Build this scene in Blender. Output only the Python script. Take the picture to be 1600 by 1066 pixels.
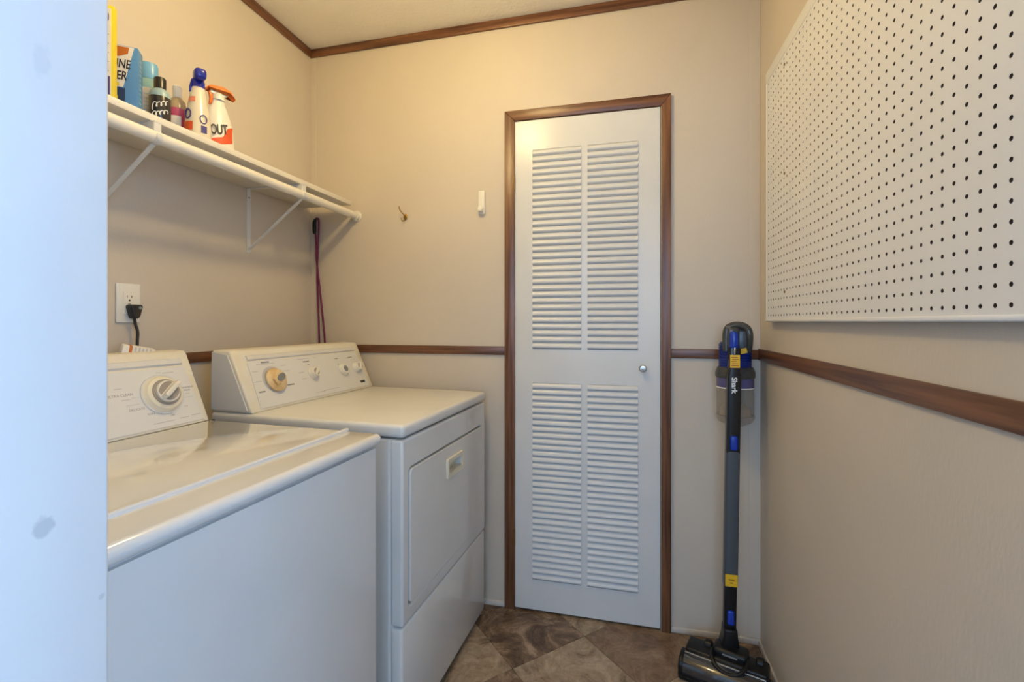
import bpy, bmesh, math, random
from mathutils import Vector, Matrix
random.seed(7)
for o in list(bpy.data.objects): bpy.data.objects.remove(o)
S = bpy.context.scene
COL = S.collection
PI = math.pi

# ------------------------------------------------------------------ camera
FPX, HOR, CAMH = 725.0, 503.0, 1.2
YAW = math.atan(178/725.0)
cam = bpy.data.cameras.new('camera')
cam.sensor_width = 36; cam.lens = 36*FPX/1600; cam.shift_y = (HOR-533)/1600
cam.clip_start = 0.02
co = bpy.data.objects.new('camera', cam); COL.objects.link(co)
co.location = (0, 0, CAMH); co.rotation_euler = (PI/2, 0, YAW)
S.camera = co
# ------------------------------------------------------------------ exposure, world, lights
vs = S.view_settings
vs.view_transform = 'Standard'; vs.look = 'None'; vs.gamma = 1; vs.use_curve_mapping = False
vs.exposure = 0.05
W = bpy.data.worlds.new('world'); S.world = W; W.use_nodes = True
W.node_tree.nodes['Background'].inputs[0].default_value = (0.62, 0.78, 1.0, 1)
W.node_tree.nodes['Background'].inputs[1].default_value = 1.0
def window_light(name, loc, rot, sx, sy, power, col):
    dl = bpy.data.lights.new(name, 'AREA'); dl.shape = 'RECTANGLE'; dl.size = sx; dl.size_y = sy
    dl.energy = power; dl.color = col
    o = bpy.data.objects.new(name, dl); COL.objects.link(o); o.location = loc; o.rotation_euler = rot
DAY = (0.44, 0.67, 1.0)
window_light('window_end_offscreen', (-.1, -1.93, 1.5), (PI/2, 0, 0), 1.7, 1.3, 40, DAY)          # outside the hall's end window
window_light('window_side_offscreen', (2.03, -.75, 1.5), (PI/2, 0, PI/2), 1.4, 1.3, 64, (0.36, 0.61, 1.0))    # outside the hall's side window
LAMP = (-0.56, 1.04, 2.475); LAMP_COL = (1.0, 0.745, 0.33); LAMP_POWER = 146.0

# ------------------------------------------------------------------ pixel helper
_F = Vector((-math.sin(YAW), math.cos(YAW), 0)); _R = Vector((math.cos(YAW), math.sin(YAW), 0)); _C = Vector((0, 0, CAMH))
def at_x(px, py, X):
    r = _F + _R*((px-800)/FPX) + Vector((0, 0, 1))*((HOR-py)/FPX)
    return _C + r*(X/r.x)

# ------------------------------------------------------------------ materials
MATS = {}
def mat(name, col, rough=.5, metal=0., spec=.5, coat=0., trans=0., alpha=1., bump=None, var=None, emit=None):
    """bump=(scale,strength,stretch xyz) ; var=(scale,col2,stretch xyz)"""
    m = bpy.data.materials.new(name); m.use_nodes = True
    nt = m.node_tree; b = nt.nodes['Principled BSDF']
    b.inputs['Base Color'].default_value = (*col, 1); b.inputs['Roughness'].default_value = rough
    b.inputs['Metallic'].default_value = metal; b.inputs['Specular IOR Level'].default_value = spec
    b.inputs['Coat Weight'].default_value = coat; b.inputs['Transmission Weight'].default_value = trans
    b.inputs['Alpha'].default_value = alpha
    tc = nt.nodes.new('ShaderNodeTexCoord')
    if emit:
        b.inputs['Emission Color'].default_value = (*emit[0], 1); b.inputs['Emission Strength'].default_value = emit[1]
    if var is None: var = (6.0, tuple(c*.96 for c in col), (1, 1, 1))
    mp = nt.nodes.new('ShaderNodeMapping'); mp.inputs['Scale'].default_value = var[2]
    nz = nt.nodes.new('ShaderNodeTexNoise'); nz.inputs['Scale'].default_value = var[0]; nz.inputs['Detail'].default_value = 6
    mx = nt.nodes.new('ShaderNodeMix'); mx.data_type = 'RGBA'
    mx.inputs['A'].default_value = (*col, 1); mx.inputs['B'].default_value = (*var[1], 1)
    rp = nt.nodes.new('ShaderNodeMapRange'); rp.inputs[1].default_value = .35; rp.inputs[2].default_value = .65
    L = nt.links.new
    L(tc.outputs['Object'], mp.inputs[0]); L(mp.outputs[0], nz.inputs['Vector']); L(nz.outputs['Fac'], rp.inputs[0])
    L(rp.outputs[0], mx.inputs['Factor']); L(mx.outputs['Result'], b.inputs['Base Color'])
    if bump:
        mp2 = nt.nodes.new('ShaderNodeMapping'); mp2.inputs['Scale'].default_value = bump[2]
        n2 = nt.nodes.new('ShaderNodeTexNoise'); n2.inputs['Scale'].default_value = bump[0]; n2.inputs['Detail'].default_value = 4
        bp = nt.nodes.new('ShaderNodeBump'); bp.inputs['Strength'].default_value = bump[1]; bp.inputs['Distance'].default_value = .004
        L(tc.outputs['Object'], mp2.inputs[0]); L(mp2.outputs[0], n2.inputs['Vector']); L(n2.outputs['Fac'], bp.inputs['Height'])
        L(bp.outputs[0], b.inputs['Normal'])
    MATS[name] = m
    return m

mat('wall_paint', (.63, .56, .475), .55, spec=.3, bump=(160, .12, (1, 1, .35)), var=(2.5, (.60, .535, .455), (1, 1, 1)))
mat('hall_paint', (.72, .71, .68), .7)
mat('ceiling_paint', (.86, .83, .78), .85, bump=(90, .55, (1, 1, 1)))
mat('white_jamb', (.83, .83, .83), .32, bump=(60, .05, (1, 1, 1)))
mat('white_trim', (.66, .61, .55), .5)
def wood(name, st):
    return mat(name, (.215, .092, .043), .33, spec=.5, var=(9, (.085, .032, .016), st), bump=(40, .12, st))
wood('wood_x', (.35, 9, 9)); wood('wood_y', (9, .35, 9)); wood('wood_z', (9, 9, .35))
mat('door_paint', (.68, .685, .69), .24, spec=.3, bump=(220, .07, (1, 1, 1)))
mat('enamel', (.78, .775, .76), .22, spec=.5, coat=.3, bump=(25, .015, (1, 1, 1)))
mat('enamel_top', (.78, .775, .76), .10, spec=.5, coat=.8)
mat('dryer_top', (.78, .775, .76), .28, spec=.4, coat=.15)
mat('tile_joint', (.10, .07, .048), .8)
mat('aged_plastic', (.78, .745, .66), .36, var=(14, (.76, .70, .57), (1, 1, 1)))
mat('console_face', (.74, .735, .73), .3, spec=.4)
mat('console_band', (.70, .70, .70), .12, spec=.6, coat=.4)
mat('ivory', (.83, .77, .62), .35)
mat('ivory_stained', (.78, .63, .38), .4, var=(30, (.66, .44, .20), (1, 1, 1)))
mat('taupe_plastic', (.36, .32, .28), .4)
mat('grey_insert', (.22, .24, .25), .4)
mat('print_grey', (.32, .31, .32), .6)
mat('print_pale', (.56, .55, .55), .6)
mat('shelf_white', (.78, .74, .67), .42, bump=(90, .04, (1, 1, 1)))
mat('bracket_white', (.71, .71, .70), .35)
mat('rod_white', (.84, .80, .72), .25, coat=.2)
mat('peg_white', (.76, .76, .77), .38, spec=.4)
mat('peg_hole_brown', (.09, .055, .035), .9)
mat('outlet_white', (.80, .78, .73), .35)
mat('black_rubber', (.018, .018, .018), .45)
mat('black_plastic', (.009, .009, .010), .34, spec=.3)
mat('wand_black', (.010, .010, .012), .22)
mat('wand_grey', (.085, .10, .12), .35, metal=.3)
mat('blue_plastic', (.008, .025, .20), .25)
mat('bright_blue', (.012, .05, .42), .25)
mat('smoke_plastic', (.07, .07, .065), .22, trans=0., alpha=.86)
mat('purple_band', (.10, .09, .22), .3)
mat('clear_bin', (.42, .37, .31), .08, trans=.0, alpha=.42)
mat('chrome_cover', (.030, .030, .034), .12, spec=.8, coat=1.)
mat('yellow_label', (.80, .48, .015), .5)
mat('label_ink', (.25, .08, .01), .6)
mat('text_white', (.85, .85, .85), .5)
mat('nickel', (.42, .38, .33), .22, metal=1.)
mat('hinge_brass', (.25, .15, .06), .35, metal=.9)
mat('brass', (.42, .27, .08), .3, metal=1.)
mat('magenta_cord', (.17, .012, .075), .55, bump=(300, .3, (1, 1, 1)))
mat('lamp_glass', (.95, .9, .8), .3, emit=(LAMP_COL, LAMP_POWER))
mat('lamp_metal', (.6, .58, .55), .3, metal=1.)
mat('orange', (.80, .17, .015), .35)
mat('box_blue', (.075, .24, .52), .35)
mat('box_navy', (.02, .05, .13), .4)
mat('box_orange', (.55, .15, .02), .45)
mat('box_white', (.78, .74, .68), .4)
mat('box_yellow', (.80, .62, .02), .4)
mat('ink_purple', (.06, .05, .22), .5)
mat('ink_black', (.02, .018, .02), .5)
mat('cap_skyblue', (.17, .42, .66), .3)
mat('teal', (.22, .40, .42), .35)
mat('cream_bottle', (.72, .64, .50), .3)
mat('black_cap', (.015, .012, .01), .28)
mat('dark_bottle', (.035, .03, .028), .25)
mat('teal_band', (.32, .46, .50), .35)
mat('pink_label', (.48, .07, .17), .4)
mat('clear_brown', (.42, .32, .20), .15, coat=.3)
mat('white_plastic', (.80, .77, .70), .3)
mat('milky', (.72, .66, .54), .18, coat=.3)
mat('royal_blue', (.015, .025, .34), .22)
mat('red_label', (.70, .10, .03), .4)
mat('salmon', (.75, .25, .15), .4)
mat('glass_pane', (.9, .95, 1), .03, trans=1.)

# smudges on the jamb paint (finger marks with a shape of their own)
def add_smudges(m, spots):
    nt = m.node_tree; b = nt.nodes['Principled BSDF']; L = nt.links.new
    src = b.inputs['Base Color'].links[0].from_socket
    tc = nt.nodes.new('ShaderNodeTexCoord')
    for (y, z, ry, rz, col, amt) in spots:
        mp = nt.nodes.new('ShaderNodeMapping'); mp.vector_type = 'POINT'
        mp.inputs['Location'].default_value = (0, -y/ry, -z/rz); mp.inputs['Scale'].default_value = (0, 1/ry, 1/rz)
        ln = nt.nodes.new('ShaderNodeVectorMath'); ln.operation = 'LENGTH'
        nz = nt.nodes.new('ShaderNodeTexNoise'); nz.inputs['Scale'].default_value = 90
        ad = nt.nodes.new('ShaderNodeMath'); ad.operation = 'MULTIPLY_ADD'; ad.inputs[1].default_value = 1.5
        mr = nt.nodes.new('ShaderNodeMapRange'); mr.inputs[1].default_value = 1.85; mr.inputs[2].default_value = 1.45
        mr.inputs[3].default_value = 0; mr.inputs[4].default_value = amt
        mx = nt.nodes.new('ShaderNodeMix'); mx.data_type = 'RGBA'; mx.inputs['B'].default_value = (*col, 1)
        L(tc.outputs['Object'], mp.inputs[0]); L(mp.outputs[0], ln.inputs[0]); L(tc.outputs['Object'], nz.inputs['Vector'])
        L(nz.outputs['Fac'], ad.inputs[0]); L(ln.outputs['Value'], ad.inputs[2]); L(ad.outputs[0], mr.inputs[0])
        L(mr.outputs[0], mx.inputs['Factor']); L(src, mx.inputs['A']); src = mx.outputs['Result']
    L(src, b.inputs['Base Color'])
add_smudges(MATS['white_jamb'], [(.2995, 1.018, .0075, .010, (.50, .53, .56), .6), (.2975, 1.43, .007, .016, (.62, .66, .70), .35), (.346, .93, .003, .003, (.5, .5, .5), .4)])

# tile materials: mottled stone-look vinyl
def tile_mat(name, c1, c2, c3):
    m = bpy.data.materials.new(name); m.use_nodes = True; nt = m.node_tree; b = nt.nodes['Principled BSDF']; L = nt.links.new
    tc = nt.nodes.new('ShaderNodeTexCoord'); oi = nt.nodes.new('ShaderNodeObjectInfo')
    ad = nt.nodes.new('ShaderNodeVectorMath'); ad.operation = 'ADD'
    n1 = nt.nodes.new('ShaderNodeTexNoise'); n1.inputs['Scale'].default_value = 8; n1.inputs['Detail'].default_value = 12; n1.inputs['Roughness'].default_value = .78; n1.inputs['Distortion'].default_value = 1.2
    n2 = nt.nodes.new('ShaderNodeTexNoise'); n2.inputs['Scale'].default_value = 34; n2.inputs['Detail'].default_value = 10; n2.inputs['Roughness'].default_value = .75; n2.inputs['Distortion'].default_value = .6
    r = nt.nodes.new('ShaderNodeValToRGB'); e = r.color_ramp.elements
    e[0].position = .39; e[0].color = (*c1, 1); e[1].position = .63; e[1].color = (*c3, 1); x = e.new(.5); x.color = (*c2, 1)
    mx = nt.nodes.new('ShaderNodeMix'); mx.data_type = 'RGBA'; mx.blend_type = 'OVERLAY'; mx.inputs['Factor'].default_value = .55
    bp = nt.nodes.new('ShaderNodeBump'); bp.inputs['Strength'].default_value = .15; bp.inputs['Distance'].default_value = .002
    rn = nt.nodes.new('ShaderNodeMath'); rn.operation = 'MULTIPLY'; rn.inputs[1].default_value = 40
    L(oi.outputs['Random'], rn.inputs[0]); L(tc.outputs['Object'], ad.inputs[0]); L(rn.outputs[0], ad.inputs[1])
    L(ad.outputs[0], n1.inputs['Vector']); L(ad.outputs[0], n2.inputs['Vector'])
    L(n1.outputs['Fac'], r.inputs[0]); L(r.outputs[0], mx.inputs['A']); L(n2.outputs['Fac'], mx.inputs['B'])
    L(mx.outputs['Result'], b.inputs['Base Color']); L(n2.outputs['Fac'], bp.inputs['Height']); L(bp.outputs[0], b.inputs['Normal'])
    b.inputs['Roughness'].default_value = .42
    MATS[name] = m
tile_mat('tile_dark', (.075, .042, .024), (.18, .112, .066), (.42, .30, .20))
tile_mat('tile_mid', (.145, .080, .042), (.22, .137, .080), (.31, .22, .14))
tile_mat('tile_light', (.16, .105, .064), (.34, .25, .165), (.46, .36, .26))

# ------------------------------------------------------------------ mesh helpers
def merge(bm, t, M=None):
    if M is not None: bmesh.ops.transform(t, matrix=M, verts=t.verts)
    me = bpy.data.meshes.new('tmp'); t.to_mesh(me); t.free(); bm.from_mesh(me); bpy.data.meshes.remove(me)
    return bm
def box(x0, x1, y0, y1, z0, z1, bev=0., seg=2, bm=None, M=None, edges=None):
    t = bmesh.new()
    bmesh.ops.create_cube(t, size=1)
    bmesh.ops.transform(t, matrix=Matrix.Translation(((x0+x1)/2, (y0+y1)/2, (z0+z1)/2)) @ Matrix.Diagonal((abs(x1-x0), abs(y1-y0), abs(z1-z0), 1)), verts=t.verts)
    if bev:
        es = t.edges[:]
        if edges is not None:   # 'x','y','z': only the edges along that axis
            k = 'xyz'.index(edges)
            es = [e for e in es if abs((e.verts[0].co-e.verts[1].co)[k]) > 1e-6]
        bmesh.ops.bevel(t, geom=es, offset=bev, segments=seg, affect='EDGES', profile=.5)
    return merge(bm if bm is not None else bmesh.new(), t, M)
def prism(poly, axis, a, b, bev=0., seg=2, bm=None, M=None):
    """poly in the other two axes (order x,y,z without axis), extruded along axis from a to b"""
    t = bmesh.new(); k = 'xyz'.index(axis)
    def P(p, v):
        q = list(p); q.insert(k, v); return q
    A = [t.verts.new(P(p, a)) for p in poly]; B = [t.verts.new(P(p, b)) for p in poly]
    n = len(poly)
    t.faces.new(A); t.faces.new(B[::-1])
    for i in range(n): t.faces.new((A[i], B[i], B[(i+1) % n], A[(i+1) % n]))
    bmesh.ops.recalc_face_normals(t, faces=t.faces)
    if bev: bmesh.ops.bevel(t, geom=t.edges[:], offset=bev, segments=seg, affect='EDGES', profile=.5)
    return merge(bm if bm is not None else bmesh.new(), t, M)
def rrect(u0, u1, v0, v1, r=0., n=5):
    if r <= 0: return [(u0, v0), (u1, v0), (u1, v1), (u0, v1)]
    out = []
    for cx, cy, a0 in ((u1-r, v0+r, -PI/2), (u1-r, v1-r, 0), (u0+r, v1-r, PI/2), (u0+r, v0+r, PI)):
        for i in range(n+1):
            a = a0+PI/2*i/n; out.append((cx+r*math.cos(a), cy+r*math.sin(a)))
    return out
def plate(loops, axis, a, b, bm=None, M=None):
    """flat plate with holes: first loop is the outline, the others are holes; extruded along axis from a to b"""
    t = bmesh.new(); k = 'xyz'.index(axis); es = []
    for lp in loops:
        vs_ = []
        for p in lp:
            q = list(p); q.insert(k, a); vs_.append(t.verts.new(q))
        es += [t.edges.new((vs_[i], vs_[(i+1) % len(vs_)])) for i in range(len(vs_))]
    bmesh.ops.triangle_fill(t, edges=es, use_beauty=True, use_dissolve=False)
    g = bmesh.ops.extrude_face_region(t, geom=t.faces[:])
    d = [0, 0, 0]; d[k] = b-a
    bmesh.ops.translate(t, vec=d, verts=[v for v in g['geom'] if isinstance(v, bmesh.types.BMVert)])
    bmesh.ops.recalc_face_normals(t, faces=t.faces)
    return merge(bm if bm is not None else bmesh.new(), t, M)
def lathe(prof, c=(0, 0, 0), n=28, bm=None, M=None, sx=1., sy=1.):
    t = bmesh.new(); rings = []
    for r, z in prof:
        if r < 1e-6: rings.append([t.verts.new((0, 0, z))])
        else: rings.append([t.verts.new((r*sx*math.cos(2*PI*i/n), r*sy*math.sin(2*PI*i/n), z)) for i in range(n)])
    for A, B in zip(rings, rings[1:]):
        for i in range(n):
            j = (i+1) % n
            if len(A) == 1 and len(B) == 1: continue
            if len(A) == 1: t.faces.new((A[0], B[i], B[j]))
            elif len(B) == 1: t.faces.new((A[i], A[j], B[0]))
            else: t.faces.new((A[i], A[j], B[j], B[i]))
    bmesh.ops.recalc_face_normals(t, faces=t.faces)
    T = Matrix.Translation(c)
    return merge(bm if bm is not None else bmesh.new(), t, T if M is None else M @ T)
def tube(pts, r, n=10, bm=None, M=None, closed=False):
    t = bmesh.new(); pts = [Vector(p) for p in pts]; rings = []; m = len(pts)
    up = None
    for i, p in enumerate(pts):
        d = (pts[(i+1) % m] if (closed or i+1 < m) else p)-(pts[i-1] if (closed or i > 0) else p)
        d.normalize()
        if up is None: up = Vector((0, 0, 1)) if abs(d.z) < .9 else Vector((1, 0, 0))
        a = up-d*up.dot(d); a.normalize(); up = a; b = d.cross(a)
        rr = r[i] if isinstance(r, (list, tuple)) else r
        rings.append([t.verts.new(p+(a*math.cos(2*PI*k/n)+b*math.sin(2*PI*k/n))*rr) for k in range(n)])
    pr = list(zip(rings, rings[1:]))+([(rings[-1], rings[0])] if closed else [])
    for A, B in pr:
        for k in range(n): t.faces.new((A[k], A[(k+1) % n], B[(k+1) % n], B[k]))
    if not closed: t.faces.new(rings[0][::-1]); t.faces.new(rings[-1])
    bmesh.ops.recalc_face_normals(t, faces=t.faces)
    return merge(bm if bm is not None else bmesh.new(), t, M)
def smoothpath(pts, n=8):
    pts = [Vector(p) for p in pts]; out = []
    for i in range(len(pts)-1):
        p0 = pts[max(i-1, 0)]; p1 = pts[i]; p2 = pts[i+1]; p3 = pts[min(i+2, len(pts)-1)]
        for k in range(n):
            t = k/n
            out.append(.5*((2*p1)+(p2-p0)*t+(2*p0-5*p1+4*p2-p3)*t*t+(3*p1-p0-3*p2+p3)*t**3))
    out.append(pts[-1]); return out
def finish(me, ang=35):
    for p in me.polygons: p.use_smooth = True
    me.set_sharp_from_angle(angle=math.radians(ang))
def obj(name, bm, m, parent=None, label=None, ang=35, loc=None):
    me = bpy.data.meshes.new(name); bm.to_mesh(me); bm.free(); finish(me, ang)
    me.materials.append(MATS[m]); o = bpy.data.objects.new(name, me); COL.objects.link(o)
    if parent: o.parent = parent
    if label: o['label'] = label
    if loc: o.location = loc
    return o
def struct(name, bm, m, label=None, ang=35):
    o = obj(name, bm, m, None, label, ang); o['kind'] = 'structure'; return o
def thing(name, label, cat, loc=(0, 0, 0), rz=0., group=None):
    o = bpy.data.objects.new(name, None); COL.objects.link(o); o.empty_display_size = .05
    o.location = loc; o.rotation_euler = (0, 0, rz); o['label'] = label; o['category'] = cat
    if group: o['group'] = group
    return o
def tag(o, label, cat, group=None):
    o['label'] = label; o['category'] = cat
    if group: o['group'] = group
    return o
def frame(origin, right, up):
    r = Vector(right).normalized(); u = Vector(up).normalized(); n = r.cross(u)
    M = Matrix((r, u, n)).transposed().to_4x4(); M.translation = Vector(origin); return M
def text(name, s, size, M, m, parent, wide=1., bendr=None, slant=0., weight=0.):
    cu = bpy.data.curves.new('t', 'FONT'); cu.body = s; cu.size = size; cu.align_x = 'CENTER'; cu.align_y = 'CENTER'
    cu.extrude = .0002; cu.shear = slant; cu.offset = weight
    to = bpy.data.objects.new('t', cu); COL.objects.link(to)
    bpy.context.view_layer.update()
    dg = bpy.context.evaluated_depsgraph_get()
    me = bpy.data.meshes.new_from_object(to.evaluated_get(dg)); bpy.data.objects.remove(to); bpy.data.curves.remove(cu)
    me.name = name
    for v in me.vertices:
        v.co.x *= wide
        if bendr:
            a = v.co.x/bendr; v.co.z += bendr*(math.cos(a)-1); v.co.x = bendr*math.sin(a)
    me.transform(M)
    me.materials.clear(); me.materials.append(MATS[m])
    o = bpy.data.objects.new(name, me); COL.objects.link(o); o.parent = parent
    return o
def sleeve(r0, r1, z0, z1, a0, a1, n=14, t_=.0006):
    """curved label on a round bottle, from angle a0 to a1, a little proud"""
    t = bmesh.new(); g = []
    for i in range(n+1):
        a = a0+(a1-a0)*i/n; c, s = math.cos(a), math.sin(a)
        g.append([t.verts.new(((r+e)*c, (r+e)*s, z)) for r, z, e in ((r0, z0, t_), (r1, z1, t_), (r1, z1, -t_), (r0, z0, -t_))])
    for A, B in zip(g, g[1:]):
        for k in range(4): t.faces.new((A[k], B[k], B[(k+1) % 4], A[(k+1) % 4]))
    t.faces.new(g[0]); t.faces.new(g[-1][::-1])
    bmesh.ops.recalc_face_normals(t, faces=t.faces)
    return t

# ------------------------------------------------------------------ the room
XL, XR, YB, ZC = -1.44, .485, 1.895, 2.475
YF0, YF1 = .230, .3500              # wall with the doorway the camera stands in
HX0, HX1, HY0 = -1.7, 1.9, -1.8    # hall behind the camera
XJ = -.5
# floor: slab + diagonal tiles
fl = struct('floor', box(HX0, HX1, HY0, 2.5, -.06, -.0022), 'tile_joint')
V1 = Vector((-.381, 1.559)); D1 = Vector((.2268, .2268)); D2 = Vector((-.2268, .2268)); TS = D1.length
tme = {}
hg = TS/2-.0009
for nm in ('tile_dark', 'tile_mid', 'tile_light'):
    b_ = box(-hg, hg, -hg, hg, -.004, 0, .0006, 1)
    me = bpy.data.meshes.new('tile'); b_.to_mesh(me); b_.free(); me.materials.append(MATS[nm]); tme[nm] = me
pick = {(0, 0): 'tile_mid', (-1, 0): 'tile_light', (0, -1): 'tile_light', (-1, -1): 'tile_dark', (0, 1): 'tile_dark', (1, 0): 'tile_mid', (1, 1): 'tile_light'}
def tile_name(i, j):
    # tile (i,j) spans V1+i*D1..V1+(i+1)*D1 and V1+j*D2..(j+1)*D2
    fix = {(0, 0): 'tile_dark', (0, -1): 'tile_light', (1, -1): 'tile_mid', (1, 0): 'tile_light', (-1, 0): 'tile_light', (-1, -1): 'tile_dark', (0, -2): 'tile_light', (1, -2): 'tile_light', (2, -2): 'tile_dark'}
    return fix.get((i, j)) or random.choice(['tile_dark', 'tile_mid', 'tile_light'])
for i in range(-14, 8):
    for j in range(-9, 12):
        c = V1+D1*(i+.5)+D2*(j+.5)
        if not (XL-.05 < c.x < XR+.16 and -.75 < c.y < YB+.16): continue
        o = bpy.data.objects.new('tile', tme[tile_name(i, j)]); COL.objects.link(o); o.parent = fl
        o.location = (c.x, c.y, 0); o.rotation_euler = (0, 0, PI/4+random.choice((0, 1, 2, 3))*PI/2)
struct('ceiling', box(HX0, HX1, HY0, 2.5, ZC, ZC+.06), 'ceiling_paint')
# back wall with closet opening
DX0, DX1, DZ = -.458, .140, 2.045
struct('wall_back', plate([[(XL-.1, 0), (DX0, 0), (DX0, DZ), (DX1, DZ), (DX1, 0), (XR+.1, 0), (XR+.1, ZC), (XL-.1, ZC)]], 'y', YB, YB+.09), 'wall_paint')
struct('wall_closet', plate([rrect(DX0-.1, DX1+.1, 0, DZ+.1)], 'y', YB+.5, YB+.55), 'wall_paint')
cb = box(DX0-.15, DX0-.1, YB+.09, YB+.55, 0, DZ+.1); box(DX1+.1, DX1+.15, YB+.09, YB+.55, 0, DZ+.1, bm=cb); box(DX0-.15, DX1+.15, YB+.09, YB+.55, DZ+.1, DZ+.15, bm=cb)
struct('wall_closet_sides', cb, 'wall_paint')
struct('wall_left', box(XL-.09, XL, YF1-.05, YB, 0, ZC), 'wall_paint')
struct('wall_right', box(XR, XR+.09, YF0, YB, 0, ZC), 'wall_paint')
fw = box(HX0, XJ-.018, YF0, YF1, 0, ZC); box(XJ-.018, XR, YF0, YF1, 2.07, ZC, bm=fw); box(XR+.09, HX1, YF0, YF1, 0, ZC, bm=fw)
struct('wall_front', fw, 'hall_paint')
jb = box(XJ-.02, XJ, YF0-.012, YF1+.004, 0, 2.07, .004, 3); box(XJ, XR, YF0-.012, YF1+.004, 2.05, 2.07, .003, 2, bm=jb)
struct('trim_1', jb, 'white_jamb', 'white painted door jamb with smudges')
# hall behind the camera
struct('wall_hall_left', box(HX0-.08, HX0, HY0, YF0, 0, ZC), 'hall_paint')
struct('wall_hall_right', plate([rrect(HY0, YF0, 0, ZC), rrect(-1.45, -.05, .85, 2.15)], 'x', HX1, HX1+.08), 'hall_paint')
struct('window_2', plate([rrect(-1.45, -.05, .85, 2.15), rrect(-1.40, -.77, .9, 2.1), rrect(-.73, -.10, .9, 2.1)], 'x', HX1+.02, HX1+.06), 'hall_paint')
struct('wall_hall_back', plate([rrect(HX0, HX1, 0, ZC), rrect(-.95, .75, .85, 2.15)], 'y', HY0-.09, HY0), 'hall_paint')
wf = plate([rrect(-.95, .75, .85, 2.15), rrect(-.90, -.12, .9, 2.1), rrect(-.08, .70, .9, 2.1)], 'y', HY0-.06, HY0-.02)
wo = struct('window_1', wf, 'hall_paint')
# crown, chair rail, corner battens, baseboards
struct('trim_2', box(XL, XR, YB-.012, YB, 2.438, ZC, .003, 2), 'wood_x', 'dark wood crown strip')
struct('trim_3', box(XL, XL+.012, YF1, YB-.012, 2.438, ZC, .003, 2), 'wood_y')
struct('trim_4', box(XR-.012, XR, YF1, YB-.012, 2.438, ZC, .003, 2), 'wood_y')
RZ0, RZ1 = 1.060, 1.096
struct('trim_5', box(XL+.008, -.494, YB-.008, YB, RZ0, RZ1, .002, 2), 'wood_x', 'dark wood chair rail')
struct('trim_6', box(.169, XR-.008, YB-.008, YB, RZ0, RZ1, .002, 2), 'wood_x')
struct('trim_7', box(XL, XL+.008, YF1, YB, RZ0, RZ1, .002, 2), 'wood_y')
struct('trim_8', box(XR-.008, XR, YF1, YB, RZ0-.002, RZ1+.004, .002, 2), 'wood_y')
for k, (a, b_) in enumerate(((XL, XL+.030), (XR-.040, XR))):
    q = box(a, b_, YB-.0035, YB, RZ1, 2.438, .001, 1); box(a, b_, YB-.0035, YB, .024, RZ0, .001, 1, bm=q)
    struct('trim_%d' % (9+k), q, 'wall_paint')
struct('baseboard_back', box(XL, -.494, YB-.009, YB, 0, .022, .003, 2, bm=box(.169, XR, YB-.009, YB, 0, .022, .003, 2)), 'white_trim')
struct('baseboard_right', box(XR-.009, XR, YF1, YB-.009, 0, .022, .003, 2), 'white_trim')
struct('baseboard_left', box(XL, XL+.009, YF1, YB-.009, 0, .022, .003, 2), 'white_trim')

# ------------------------------------------------------------------ louvred closet door
cs = thing('trim_11', 'dark wood casing around the white louvred closet door', 'trim'); cs['kind'] = 'structure'; del cs['category']
TW = .044
obj('side_casing', prism([(-.494, 0), (-.494+TW, 0), (-.494+TW, 2.081-TW), (-.494, 2.081)], 'y', YB-.016, YB, .002, 2), 'wood_z', cs)
obj('side_casing', prism([(.169, 0), (.169-TW+.008, 0), (.169-TW+.008, 2.081-TW), (.169, 2.081)], 'y', YB-.016, YB, .002, 2), 'wood_z', cs)
obj('head_casing', prism([(-.494, 2.081), (-.494+TW, 2.081-TW), (.169-TW+.008, 2.081-TW), (.169, 2.081)], 'y', YB-.016, YB, .002, 2), 'wood_x', cs)
jm = box(DX1-.008, DX1, YB-.012, YB+.06, 0, DZ, .001, 1); box(DX0, DX0+.006, YB-.012, YB+.06, 0, DZ, .001, 1, bm=jm); box(DX0, DX1, YB-.012, YB+.06, DZ-.006, DZ, .001, 1, bm=jm)
obj('jamb_liner', jm, 'shelf_white', cs)
dr = thing('door_1', 'white louvred closet door with small nickel knob', 'door'); dr['kind'] = 'structure'; del dr['category']
DY = YB-.010
PX = ((-.375, -.176), (-.150, .045)); PZ = ((.135, .948, 32), (1.088, 1.911, 31))
holes = [rrect(a, b_, c, d) for a, b_ in PX for c, d, _ in PZ]
obj('door_slab', plate([rrect(-.449, .1285, .010, 2.034)]+holes, 'y', DY, DY+.030), 'door_paint', dr, ang=30)
for (c, d, n) in PZ:
    p = (d-c)/n
    prof = [(.0080, .58*p), (.0030, .50*p), (-.0020, .36*p), (-.0055, .18*p), (-.0075, 0), (-.0080, -.16*p), (-.0066, -.27*p), (-.0020, -.37*p), (.0040, -.46*p), (.0080, -.50*p), (.0120, 0)]
    for (a, b_) in PX:
        bm_ = prism([(y, z) for y, z in prof], 'x', a-.0005, b_+.0005)
        me = bpy.data.meshes.new('slat'); bm_.to_mesh(me); bm_.free(); finish(me, 50); me.materials.append(MATS['door_paint'])
        for k in range(n):
            o = bpy.data.objects.new('slat', me); COL.objects.link(o); o.parent = dr
            o.location = (0, DY, c+(k+.5)*p)
K = Matrix.Translation((.064, DY, 1.019)) @ Matrix.Rotation(PI/2, 4, 'X')
obj('knob', lathe([(0, 0), (.009, 0), (.009, .002), (.0055, .004), (.0055, .012), (.011, .015), (.0145, .021), (.0145, .025), (.011, .030), (.0, .031)], n=24, M=K), 'nickel', dr, 'small round satin nickel knob')
for z in (.30, 1.78):
    h = lathe([(0, -.035), (.005, -.035), (.005, .035), (0, .035)], (-.453, DY-.003, z), 12); obj('hinge', h, 'hinge_brass', dr)

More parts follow.
